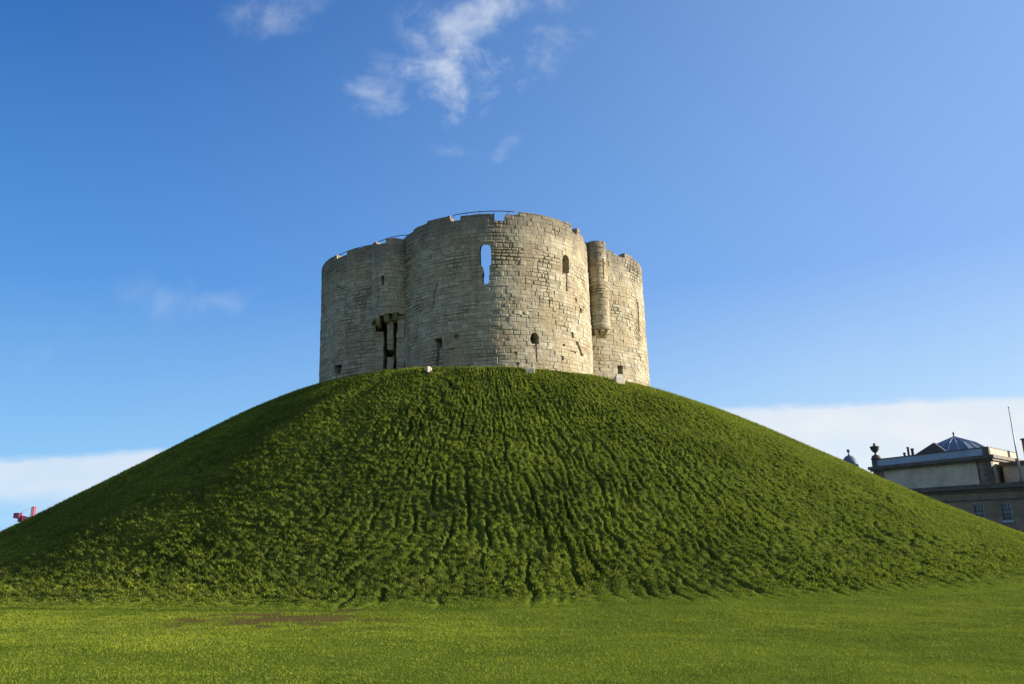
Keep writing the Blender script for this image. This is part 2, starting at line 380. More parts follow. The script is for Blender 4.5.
# ------------------------------------------------------------------ grass blades
def blades(name, P, N, L, W, lean, patch, mt, label, cat):
    n = len(P); a = RNG.random(n)*2*np.pi
    side = np.stack([np.cos(a), np.sin(a), np.zeros(n)], -1)
    la = RNG.random(n)*2*np.pi; ld = np.stack([np.cos(la), np.sin(la), np.zeros(n)], -1)
    tip = P+L[:, None]*(N+ld*(lean*RNG.random(n))[:, None])
    base = P-N*.01
    V = np.stack([base-side*W[:, None]/2, base+side*W[:, None]/2, tip], 1).reshape(-1, 3)
    Fc = np.arange(3*n).reshape(-1, 3); t = RNG.random(n)
    o = np_mesh(name, V, Fc, mt, smooth=False, attrs={'tint': np.repeat(t, 3), 'patch': np.repeat(np.clip(patch, 0, 1), 3)})
    tag(o, label, cat, kind='stuff'); return o
def lawn_grass():
    n = 900000
    yy = np.where(RNG.random(n) < .62, 6.5*np.exp(RNG.random(n)*math.log(30/6.5)), 17+15*RNG.random(n)); xx = (RNG.random(n)*2-1)*(yy*.78+2)
    r = np.hypot(xx-CX, yy-CY); k = r > 37.2+2.2*RNG.random(len(r))
    sm = soil_mask(xx, yy); k &= RNG.random(n) > sm*1.15
    xx, yy = xx[k], yy[k]
    P = np.stack([xx, yy, lawn_z(xx, yy)], -1)
    k2 = np.hypot(xx-CX, yy-CY) < 39.3
    Q, _, _ = mound_pos(np.hypot(xx[k2]-CX, yy[k2]-CY), np.arctan2(xx[k2]-CX, CY-yy[k2])); P[k2, 2] = Q[:, 2]
    px = proj(P); n = len(xx)
    L = (.010+.016*RNG.random(n))*(1+.8*fbm(xx/.7, yy/.7, 5, 3))*(1+yy/60); W = .005+.0006*yy*(.6+.8*RNG.random(n))
    N = np.tile([0, 0, 1.0], (n, 1))
    patch = .45+1.3*fbm(xx/4.5, yy/1.5, 9, 4)+.7*fbm(xx/.8, yy/.6, 19, 3)+.2*(RNG.random(n)-.5)
    blades('lawn_grass', P, N, L, W, 2.0, patch, M_BLADE_LAWN, 'short bright green lawn grass in the foreground below the mound', 'grass')
lawn_grass()
def mound_grass():
    n = 640000
    r = np.sqrt(RNG.random(n)*(39.3**2-12.6**2)+12.6**2); phi = (RNG.random(n)*2-1)*1.42
    w = RNG.random(n)
    Q, dm, rl = mound_pos(r, phi)
    k = (RNG.random(n) < .55+.9*dm) & (RNG.random(n) > rl*.9)
    r, phi, Q, dm = r[k], phi[k], Q[k], dm[k]; n = len(r)
    sl = .45*sstep(12.5, 15, r)
    N = np.stack([np.sin(phi)*sl, -np.cos(phi)*sl, np.sqrt(1-sl**2)], -1)
    foot = sstep(37.0, 39.0, r)
    L = (.05+.075*RNG.random(n))*(.8+.5*np.clip(dm, 0, 1))*(1-.6*foot)*(1-.35*sstep(14.5, 13, r)); W = .013+.012*RNG.random(n)
    patch = .38+1.2*fbm(phi*27/4, r/4, 33, 3)+.8*fbm(phi*27/.8, r/.8, 35, 2)+.75*sstep(-.3, .8, phi)+.15*foot  # phi term puts shade on the left, sun on the right into blade colour
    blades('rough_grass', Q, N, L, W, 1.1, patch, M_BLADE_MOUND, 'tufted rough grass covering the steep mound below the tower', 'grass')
mound_grass()

# ------------------------------------------------------------------ the tower
LO, LR, PSI, TT = 5.998, 6.992, .142, 22.5
ZB = 9.0
sinb = (LO/LR)/math.sqrt(2); BETA = math.radians(45)+math.asin(sinb)
def lobe_axis(k): return PSI+k*math.pi/2                 # 0 front, 1 right, 2 back, 3 left
# outline, anticlockwise seen from the viewer: list of (lobe, beta)
def outline():
    res = []
    for k in (3, 0, 1, 2):
        b = -BETA
        while b < BETA-1e-6:
            res.append((k, b)); a = lobe_axis(k)+b
            fine = math.cos(a) > -.22
            b += (.043 if fine else .3)/LR
        # close exactly at the junction with the next lobe, which starts there
    return res
OUT = outline(); NCOL = len(OUT)
K = np.array([q[0] for q in OUT]); B = np.array([q[1] for q in OUT]); AX = PSI+K*math.pi/2
def wall_xy(d, K=K, B=B, AX=AX):
    """outline moved inwards by d, kept inside its own quarter"""
    lx = LO+(LR-d)*np.cos(B); ly = (LR-d)*np.sin(B)
    if d > 0: ly = np.sign(ly)*np.minimum(np.abs(ly), lx)
    return CX+lx*np.sin(AX)+ly*np.cos(AX), CY-lx*np.cos(AX)+ly*np.sin(AX)
def blocks(u, z, seed):
    """irregular coursed blocks: returns block random, joint closeness (0..1), course index"""
    rs = np.random.default_rng(seed)
    hs = rs.choice([.17, .21, .24, .27, .30, .34], 90, p=[.1, .2, .25, .2, .15, .1]); zc = ZB-1+np.concatenate([[0], np.cumsum(hs)])
    zz = z+.07*perlin(u/2.6, z/1.7, seed+3)+.02*perlin(u/.5, z/.5, seed+4)
    ci = np.clip(np.searchsorted(zc, zz)-1, 0, 88)
    dz = np.minimum(zz-zc[ci], zc[ci+1]-zz)
    L = .30+.30*_h(ci, ci*0+3, seed)                     # block length of the course
    uu = u/L+_h(ci, ci*0+7, seed)*10
    bi = np.floor(uu); f = uu-bi
    j0 = (_h(bi, ci, seed+1)-.5)*.75; j1 = (_h(bi+1, ci, seed+1)-.5)*.75
    left = f < j0*1.0; right = f > 1+j1
    bi = np.where(left, bi-1, np.where(right, bi+1, bi))
    dl = np.minimum(np.abs(f-j0), np.abs(f-(1+j1)))*L
    rnd = _h(bi, ci, seed+2)
    d = np.minimum(dl, dz)
    return rnd, d, ci
def notch(px, lst, d=0.0):
    out = np.full(px.shape, d)
    for a, b, v in lst: out = np.where((px >= a) & (px < b), v, out)
    return out
def point_in(px, py, poly):
    ins = np.zeros(px.shape, bool); n = len(poly)
    for i in range(n):
        x0, y0 = poly[i]; x1, y1 = poly[(i+1) % n]
        c = ((y0 > py) != (y1 > py)) & (px < (x1-x0)*(py-y0)/((y1-y0) or 1e-9)+x0); ins ^= c
    return ins
OPEN = [  # openings: outline where it sits on the wall face, depth, lobe
    ([(479.4, 250), (480, 246.5), (482, 244.8), (487, 244.4), (489.8, 245.6), (491, 249), (491.4, 264.6), (489.6, 265.4), (489.8, 271), (489.2, 276), (488.6, 283.6), (483, 284), (482.4, 276), (482.8, 270), (481.6, 265.4), (479.4, 264.6)], .85, 0),
    ([(562.4, 273), (562.2, 259), (563.5, 255.5), (565.5, 254.6), (567.6, 256), (569, 260), (569.3, 272.5), (567.4, 274), (567.5, 291.5), (566.1, 291.5), (566, 274)], 1.3, 0),
    ([(530.6, 341), (530.4, 336), (532.5, 332.8), (536.5, 332.8), (538.6, 336.5), (539.3, 344), (537, 344.5), (537.6, 362), (536.1, 362), (535.2, 344.3), (532, 344)], 1.6, 0),
    ([(434.8, 339), (441.8, 337.5), (442.2, 347), (439.4, 348.5), (438, 366.5), (436.2, 366.5), (437.2, 348.5), (436, 347)], 1.6, 0),
    ([(333.6, 366.6), (341.8, 364.2), (340.8, 375), (337.4, 375.4), (337.2, 383), (335.4, 383), (335.2, 374)], 1.6, 3),
    ([(617.3, 365), (622.8, 365.8), (623.2, 374.5), (617.8, 374)], 1.6, 1),
    ([(637.0, 302), (638.4, 302), (639.6, 331), (638.8, 331)], .35, 1),
    ([(601.2, 346), (602.6, 346), (602.8, 349), (601.4, 349)], .3, 1),
    # ruined latrine recess in the angle of the left and front lobes
    ([(374.5, 321), (378, 316), (384, 313), (393, 311.5), (393, 378), (385.5, 378), (384.5, 332), (377, 332)], 1.7, 3),
    ([(436.2, 284), (437.6, 284), (436.6, 292), (434.8, 293), (434.8, 301), (433.4, 309), (432.2, 309), (433.6, 300), (433.4, 291.5), (435.4, 290.5)], .10, 0),
    ([(454, 335), (458.5, 334.6), (458.5, 338.5), (454, 338.6)], .2, 0), ([(448, 348.4), (455, 347.6), (455, 350.3), (448, 350.6)], .12, 0),
    ([(576, 342), (578, 341), (583, 355), (581.5, 357)], .16, 0), ([(571, 332), (573, 331.4), (574, 338), (572, 338)], .14, 0),
    ([(579.6, 308), (581.2, 308), (581.6, 313), (580, 313)], .14, 0), ([(562, 344), (565, 344.2), (565.2, 346.4), (562, 346.2)], .12, 0),
    ([(548.5, 300), (550.2, 300), (550.4, 303), (548.6, 303)], .12, 0), ([(575, 297.5), (576.6, 297.5), (577, 302), (575.4, 302)], .12, 0),
    ([(569.5, 350), (576, 352), (576, 354), (569.5, 352)], .1, 0), ([(560, 356), (563.6, 356), (563.8, 360.4), (562, 360.4)], .1, 0),
    ([(514, 351), (517, 351.4), (517, 353.4), (514, 353)], .1, 0), ([(516, 362), (519.5, 362), (519.5, 365), (516, 365)], .1, 0)]
def masonry_grid(name, XY, NX, NY, U, ztop_col, ZR, opens, seed, parent, lobe=None, zbot=None, mat_=M_STONE, facing_min=.0):
    """outer stone face on a (row, column) grid with real blocks, joints and openings"""
    nc = len(U); nr = len(ZR)
    t = (ZR-ZR[0])/(ZR[-1]-ZR[0])
    Z = np.minimum(ZR[:, None]+0*U[None, :], ztop_col[None, :])
    if zbot is not None: Z = np.maximum(Z, zbot[None, :])
    Um = np.broadcast_to(U[None, :], Z.shape)
    rnd, dj, ci = blocks(Um, Z, seed)
    ero = fbm(Um/2.6, Z/2.0, seed+11, 3); wid = .006+.045*sstep(.0, .6, ero)
    joint = sstep(wid+.022, wid*.5, dj)
    off = (rnd-.5)*.045+.05*fbm(Um/3, Z/3, seed+31, 2)-.04*joint*(.4+1.6*sstep(.0, .6, ero))
    off -= .07*(_h((rnd*9999), ci, 5) > .965)*(1-joint)*sstep(-.2, .3, ero)
    off = off*sstep(0, .3, ztop_col[None, :]-Z+.15)
    Xc = XY[0][None, :]+NX[None, :]*off; Yc = XY[1][None, :]+NY[None, :]*off
    V = np.stack([Xc, Yc, Z], -1)
    stain = sstep(2.2, .2, ztop_col[None, :]-Z)*.8+.55*sstep(2.0, 0.0, Z-(ZB+1.3))*0
    attrs = [rnd, joint, stain]
    Fq = grid_faces(nr, nc)
    fc = V.reshape(-1, 3)[Fq].mean(1); px, py = proj(fc)
    cc = Fq[:, 0] % nc
    facing = (NX[cc]*(0-fc[:, 0])+NY[cc]*(0-fc[:, 1])) > facing_min
    keep = np.ones(len(Fq), bool); extraV = []; extraF = []; base = nr*nc; cnt = 0; eatt = []
    hole = np.full(len(Fq), -1)
    for oi, (poly, dep, lb) in enumerate(opens):
        m = point_in(px, py, poly) & facing
        if lobe is not None: m &= (lobe[cc] == lb)
        hole[m] = oi
    keep = hole < 0
    Vf = V.reshape(-1, 3)
    for oi, (poly, dep, lb) in enumerate(opens):
        fs = Fq[hole == oi]
        if len(fs) == 0: continue
        vs, inv = np.unique(fs.ravel(), return_inverse=True); inv = inv.reshape(fs.shape)
        nx = NX[vs % nc]; ny = NY[vs % nc]; cen = Vf[vs].mean(0)
        through = oi == 0 and lobe is not None
        inner = Vf[vs].copy(); inner[:, 0] -= nx*dep; inner[:, 1] -= ny*dep
        if through: inner[:, 2] += .30*(inner[:, 2] > cen[2]+.3)
        f0 = base+cnt; cnt += len(vs); extraV.append(inner); eatt.append(vs)
        if not through: extraF.append(f0+inv)
        # rim
        e = np.concatenate([fs[:, [0, 1]], fs[:, [1, 2]], fs[:, [2, 3]], fs[:, [3, 0]]]); key = {}
        idx = {int(v): i for i, v in enumerate(vs)}
        es = set(map(tuple, e.tolist()))
        rim = [(a, b_) for a, b_ in es if (b_, a) not in es]
        extraF.append(np.array([(a, b_, f0+idx[b_], f0+idx[a]) for a, b_ in rim]))
    allV = [Vf]+extraV; V2 = np.concatenate(allV)
    F2 = np.concatenate([Fq[keep]]+extraF)
    at_ = {}
    for nme, a in zip(('blk', 'joint', 'stain'), attrs):
        a = np.broadcast_to(a, Z.shape).reshape(-1); at_[nme] = np.concatenate([a]+[a[v] for v in eatt])
    # drop collapsed faces above the wall top
    z4 = V2[F2][:, :, 2]; area_ok = (z4.max(1)-z4.min(1) > 1e-4) | (np.arange(len(F2)) >= keep.sum())
    return V2, F2[area_ok], at_, nr*nc

TOWER = empty('castle_tower', (CX, CY, ZB+1.4))
tag(TOWER, 'ruined cream limestone castle keep of rounded lobes standing on top of the grassy mound', 'castle tower')
def build_tower():
    x0, y0 = wall_xy(0)
    NXv = np.sin(AX+B); NYv = -np.cos(AX+B)
    U = np.concatenate([[0], np.cumsum(np.hypot(np.diff(x0), np.diff(y0)))])
    px, py = proj(np.stack([x0, y0, np.full(NCOL, TT)], -1))
    face = (NXv*(-x0)+NYv*(-y0)) > 0
    top = np.full(NCOL, TT)
    f = notch(px, [(400, 413.5, -.25), (413.5, 427, -.10), (427, 450, .02), (450, 460, -.42), (460, 494, -.12), (494, 505, -.62), (505, 519, -.18),
                   (519, 571.5, .04), (571.5, 576.8, -.5), (576.8, 579.5, .02), (579.5, 583, -.25), (583, 600, -.5)])
    l = notch(px, [(320, 337, -.1), (337, 347, -.42), (347, 363, -.12), (363, 375, -.05)])
    rg = notch(px, [(600, 612, -.15), (612, 616, -.35), (616, 624.5, -.45), (624.5, 633, 0.0), (633, 650, -.2)])
    per = np.where((U % 3.4) < .8, -.6, 0)
    top += np.where(face & (K == 0), f, np.where(face & (K == 3), l, np.where(face & (K == 1), rg, per)))
    top += .035*perlin(U/.5, U*0+.3, 4)+.05*perlin(U/1.9, U*0+.7, 9)
    ZR = np.concatenate([np.arange(ZB, TT+.15, .044)])
    # close the loop: repeat first column
    def cl(a): return np.concatenate([a, a[:1]])
    Uc = np.concatenate([U, [U[-1]+.05]])
    NX2, NY2 = cl(NXv), cl(NYv)
    V2, F2, at_, ng = masonry_grid('outer', (cl(x0), cl(y0)), NX2, NY2, Uc, cl(top), ZR, OPEN, 5, TOWER, cl(K))
    nc = NCOL+1; nr = len(ZR)
    # battered foot
    # parapet top, wall walk and inner face
    rows = []
    tp = cl(top); topidx = (nr-1)*nc+np.arange(nc)
    walk = np.full(nc, TT-1.35)
    spec = [(.55, tp), (.56, walk), (2.1, walk-.01), (2.12, np.full(nc, ZB))]
    base = len(V2); XV = []; FF = []; prev = topidx
    for d, z in spec:
        xx, yy = wall_xy(d); r_ = np.stack([cl(xx), cl(yy), z], -1); ids = base+np.arange(nc); base += nc
        XV.append(r_); j = np.arange(nc-1); FF.append(np.stack([prev[j], prev[j+1], ids[j+1], ids[j]], -1)); prev = ids
    # open the inner face behind the see-through window
    inner = FF[-1]; wz = at(485, 262, 54); cen = XV[-1][inner[:, 0]-(base-nc)]
    ok = ~((np.abs(cen[:, 0]-wz.x*.985) < .55) & (cen[:, 1] < CY))
    FF[-1] = inner[ok]
    V3 = np.concatenate([V2]+XV); F3 = np.concatenate([F2]+FF); m = len(V3)-len(V2)
    A = {'blk': np.concatenate([at_['blk'], RNG.random(m)*.5]), 'joint': np.concatenate([at_['joint'], np.zeros(m)]), 'stain': np.concatenate([at_['stain'], np.full(m, .8)])}
    np_mesh('wall', V3, F3, M_STONE, TOWER, smooth=False, attrs=A)
    # masonry above and below the window on the inner face
    return px
build_tower()

def turret(name, cx, cy, r, z0, z1, a0, a1, opens, seed, topfn=None, botfn=None):
    n = int((a1-a0)*r/.043); A_ = np.linspace(a0, a1, n); NX, NY = np.sin(A_), -np.cos(A_)
    U = A_*r+seed; ZR = np.arange(z0-(.5 if botfn else 0), z1+.1, .044)
    top = np.full(n, z1)+.03*perlin(U/.4, U*0, 3)
    x = cx+r*NX; y = cy+r*NY
    px, py = proj(np.stack([x, y, top], -1))
    if topfn: top = top+topfn(px)
    zbt = z0+(botfn(px, U) if botfn else np.zeros(n))
    V2, F2, at_, ng = masonry_grid(name, (x, y), NX, NY, U, top, ZR, opens, seed, TOWER, None, zbt if botfn else None)
    nc = n; nr = len(ZR); prev = (nr-1)*nc+np.arange(nc); base = len(V2); XV = []; FF = []
    for rr_, z in ((r-.4, top), (r-.42, np.full(n, z1-1.2)), (.05, np.full(n, z1-1.2))):
        XV.append(np.stack([cx+rr_*NX, cy+rr_*NY, z], -1)); ids = base+np.arange(nc); base += nc
        j = np.arange(nc-1); FF.append(np.stack([prev[j], prev[j+1], ids[j+1], ids[j]], -1)); prev = ids
    # underside
    prev = np.arange(nc)
    for rr_, z in ((r*.55, zbt+.12 if botfn else zbt-.02), (.05, zbt.mean()+.15+np.zeros(n) if botfn else zbt)):
        XV.append(np.stack([cx+rr_*NX, cy+rr_*NY, z], -1)); ids = base+np.arange(nc); base += nc
        j = np.arange(nc-1); FF.append(np.stack([ids[j], ids[j+1], prev[j+1], prev[j]], -1)); prev = ids
    V3 = np.concatenate([V2]+XV); F3 = np.concatenate([F2]+FF); m = len(V3)-len(V2)
    A = {k: np.concatenate([at_[k], np.full(m, .5 if k == 'blk' else (.8 if k == 'stain' else 0))]) for k in at_}
    return np_mesh(name, V3, F3, M_STONE, TOWER, smooth=False, attrs=A)
jd = LO*math.cos(math.pi/4)+math.sqrt(LR**2-(LO*math.sin(math.pi/4))**2)
aL = PSI-math.pi/4; aR = PSI+math.pi/4
JL = (CX+jd*math.sin(aL), CY-jd*math.cos(aL)); JR = (CX+jd*math.sin(aR), CY-jd*math.cos(aR))
def stone_piece(mb, name, parent=TOWER, mt=None, blk=.4, stain=.2):
    o = mb.build(name, mt or M_STONE, parent)
    n = len(o.data.vertices)
    for k, v in (('blk', blk), ('joint', 0), ('stain', stain)):
        a = o.data.attributes.new(k, 'FLOAT', 'POINT'); a.data.foreach_set('value', [v]*n)
    return o
def build_turrets():
    # left stair turret on the angle
    YL = JL[1]-1.15
    pl = at(371.8, 275, YL); pr = at(409.5, 275, YL); r = (pr.x-pl.x)/2; cx = (pl.x+pr.x)/2; cy = YL+.25
    zb = at(390, 315, YL-r+.25).z; zt = at(395, 237.5, YL-r+.25).z
    t = turret('turret', cx, cy, r, zb, zt, -2.2, 1.5, [([(380.8, 276), (384.2, 275.4), (384.4, 285), (381, 285.4)], .5, 0)], 23,
               lambda px: notch(px, [(370, 376, -.1), (376, 385.5, -.42), (385.5, 412, 0)]),
               lambda px, U: np.interp(px, [372, 380, 392, 409], [-.32, .02, .18, .26])+.20*(_h(np.floor(U/.33), np.floor(U/.33)*0, 77)-.5))
    # pilasters and flue jambs of the ruined latrine below it
    def col(px0, px1, pya, pyb, Y, dep, name='pilaster', blk=.45):
        a = at(px0, (pya+pyb)/2, Y); b = at(px1, (pya+pyb)/2, Y); zt_ = at((px0+px1)/2, pya, Y).z; zb_ = at((px0+px1)/2, pyb, Y).z
        mb = MB(); nz = max(2, int((zt_-zb_)/.33)); zz = [zb_+(zt_-zb_)*i/nz for i in range(nz+1)]
        rs = random.Random(int(px0*7))
        for i in range(nz):
            e = .13*rs.random()**2*(b.x-a.x); e2 = .16*rs.random()**2; e3 = .1*rs.random()**2*(b.x-a.x)
            mb.prism([(a.x+e, Y+e2), (b.x-e3, Y+e2+.03*rs.random()), (b.x-e3, Y+dep), (a.x+e, Y+dep)], zz[i]+.006, zz[i+1]-.006)
        o = stone_piece(mb, name, blk=blk, stain=.3); n = len(o.data.vertices); v = [rs.random() for _ in range(n//8+1)]
        o.data.attributes['blk'].data.foreach_set('value', [v[i//8] for i in range(n)])
    Yp = cy-r*.55
    for px_, py_, w_ in ((377.5, 318.5, .13), (386.3, 314.5, .17), (394.6, 313.0, .15)):     # broken corbels
        c = at(px_, py_, cy-r*.75); mb = MB(); V = []
        prof = [(-.10, .28), (-.16, .02), (.0, -.20), (.25, -.42), (.8, -.5), (.8, .28)]
        for sx in (-w_, w_): V += [(c.x+sx, c.y+a_, c.z+b_) for a_, b_ in prof]
        k = len(prof); mb.add(V, [tuple(range(k)), tuple(range(2*k-1, k-1, -1))]+[(i, (i+1) % k, k+(i+1) % k, k+i) for i in range(k)])
        stone_piece(mb, 'corbel', blk=.6, stain=.1)
    col(396.3, 404.5, 309, 376, Yp, 1.6)
    col(387.0, 393.5, 310, 349.5, Yp+.25, 1.4, blk=.3)
    col(386.6, 393.8, 357, 376, Yp+.3, 1.3, blk=.2)
    col(374.6, 383.5, 331.5, 380, Yp+.35, 1.4, blk=.5)
    col(373.4, 375.6, 317, 331.5, Yp+.5, 1.2, blk=.5)
    # round bartizan on the right angle, carried on corbels
    YR = JR[1]-.35
    pl = at(587.5, 280, YR); pr = at(608.0, 280, YR); r = (pr.x-pl.x)/2; cx = (pl.x+pr.x)/2; cy = YR+.3
    zb = at(600, 325.5, YR-r+.3).z; zt = at(600, 240.5, YR-r+.3).z
    turret('bartizan', cx, cy, r, zb, zt, -2.3, 2.6, [([(602.2, 258), (603.6, 258), (604.2, 279), (602.9, 279)], .3, 0)], 37)
    mb = MB(); mb.lathe((cx, cy, zb), [(r*.8, -.3), (r+.02, -.22), (r+.06, -.10), (r+.02, 0)], 40); stone_piece(mb, 'string_course', blk=.8, stain=0)
    for an in (-.55, .15, .85):
        mb = MB(); d = Vector((math.sin(an), -math.cos(an), 0)); s = Vector((d.y, -d.x, 0))*.13; c = Vector((cx, cy, 0))
        prof = [(r+.02, -.30), (r-.0, -.42), (r-.12, -.58), (r-.35, -.72), (.1, -.78), (.1, -.30)]
        V = [c+d*p+s+Vector((0, 0, zb+q)) for p, q in prof]+[c+d*p-s+Vector((0, 0, zb+q)) for p, q in prof]; n = len(prof)
        mb.add(V, [tuple(range(n)), tuple(range(2*n-1, n-1, -1))]+[(i, (i+1) % n, n+(i+1) % n, n+i) for i in range(n)])
        stone_piece(mb, 'corbel', blk=.95, stain=0)
build_turrets()

def railing(k, b0, b1, d=.62, z=TT+.30, post_every=1.2):
    n = max(6, int((b1-b0)*LR/.25)); mb = MB(); pts = []
    for i in range(n+1):
        b = b0+(b1-b0)*i/n
        x, y = wall_xy(d, np.array([k]), np.array([b]), np.array([PSI+k*math.pi/2])); pts.append((float(x[0]), float(y[0]), z))
    mb.tube(pts, .028, 6); o = mb.build('railing', M_RAIL, TOWER, True)
    for i in range(0, n+1, max(1, int(post_every/.25))):
        p = pts[i]; m2 = MB(); m2.tube([(p[0], p[1], TT-1.35), (p[0], p[1], z)], .02, 6); m2.build('rail_post', M_RAIL, o if False else TOWER, True)
def beta_at(k, px):
    b = np.linspace(-BETA, BETA, 4000); x, y = wall_xy(0, None, b, np.full(4000, PSI+k*math.pi/2)); q, _ = proj(np.stack([x, y, np.full(4000, TT)], -1))
    f = (np.sin(PSI+k*math.pi/2+b)*(-x)-np.cos(PSI+k*math.pi/2+b)*(-y)) > 0
    q = np.where(f, q, 1e9); return float(b[np.argmin(np.abs(q-px))])
railing(0, beta_at(0, 449), beta_at(0, 517.5))
railing(3, beta_at(3, 324), beta_at(3, 374), z=TT+.22)
def turret_rail():
    mb = MB(); pts = []
    for i in range(15):
        t = i/14; px = 374+(413-374)*t; pts.append(at(px, 243.5-8.5*math.sin(min(1, t*1.15)*math.pi/2)-(3 if t > .93 else 0), JL[1]-.9+.5*abs(t-.5)))
    mb.tube(pts, .028, 6); mb.build('railing', M_RAIL, TOWER, True)
turret_rail()

# pale cut stones at the foot of the wall
def on_mound(px, py):
    """nearest point of the mound surface seen at a pixel column just under the wall"""
    best = None
    for i in range(400):
        Yq = 40+i*.05; p = at(px, py, Yq); r = math.hypot(p.x-CX, p.y-CY); phi = math.atan2(p.x-CX, CY-p.y)
        Q, _, _ = mound_pos(np.array([r]), np.array([phi]))
        if Q[0, 2] > p.z: return p, float(Q[0, 2])
    return p, p.z
def stone_block(px, py, w, h, d, rot, label, cap=False):
    p, z = on_mound(px, py+1.5)
    o = empty('stone_block', (p.x, p.y+d*.3, z-.25)) if False else None
    mb = MB(); c, s = math.cos(rot), math.sin(rot)
    def q(a, b): return (p.x+a*c-b*s, p.y+a*s+b*c)
    b4 = [q(-w/2, -d/2), q(w/2, -d/2), q(w/2, d/2), q(-w/2, d/2)]; t4 = [q(-w*.42, -d*.3), q(w*.42, -d*.3), q(w*.42, d/2), q(-w*.42, d/2)]
    mb.prism(b4, z-.3, z+h*.6); mb.prism([q(-w*.47, -d*.46), q(w*.47, -d*.46), q(w*.47, d*.46), q(-w*.47, d*.46)], z+h*.6+.001, z+h, [q(-w*.25, -d*.1), q(w*.25, -d*.1), q(w*.25, d*.4), q(-w*.25, d*.4)] if cap else t4)
    o = mb.build('stone_block', M_PALE)
    m = o.modifiers.new('b', 'BEVEL'); m.width = .03; m.segments = 2
    tag(o, label, 'stone'); return o
stone_block(428.5, 369.5, .30, .28, .4, .5, 'small white stone lying on the brow below the left part of the tower', True)
stone_block(619, 381.5, .62, .5, .45, .35, 'pale stepped stone block under the small square window of the right lobe', True)
stone_block(530, 370.8, .55, .26, .4, 0.05, 'low pale stone slab at the wall foot under the middle arrow slit')

# ------------------------------------------------------------------ courthouse on the right
M_BSTONE = simple('court_ashlar', (.31, .22, .13), .9, .3, .5, bump=.4, bscale=6)
M_PANEL = simple('court_render_panel', (.66, .53, .37), .9, .2, .3, bump=.2)
M_CORN = simple('court_dark_cornice', (.15, .12, .085), .8, .3, .8)
M_PARA = simple('court_parapet_lead', (.36, .40, .47), .7, .15, .4)
M_SIDE = simple('court_side_stone', (.50, .44, .31), .9, .2, .6, bump=.3, bscale=5)
M_SLATE = simple('grey_slate', (.03, .032, .037), .6, .25, 2)
M_LEAD = simple('blue_grey_lead', (.11, .14, .19), .65, .25, 1.2)
M_RIB = simple('pale_lead_rib', (.38, .41, .45), .5, .15, 2)
M_WHITE = simple('white_painted_timber', (.38, .40, .43), .5, .08, 3)
M_REDB = simple('red_brick', (.30, .11, .08), .9, .3, 5)
M_URN = simple('weathered_brown_stone', (.10, .075, .065), .9, .3, 4)
M_RED = simple('red_crane_paint', (.62, .09, .13), .45, .15, 1)
M_CW = simple('dark_red_counterweight', (.34, .07, .14), .7, .2, 1)
M_GLASS, _T, _b = mat('window_glass'); _b.inputs['Base Color'].default_value = (.03, .035, .045, 1); _b.inputs['Roughness'].default_value = .12
_b.inputs['Specular IOR Level'].default_value = .7

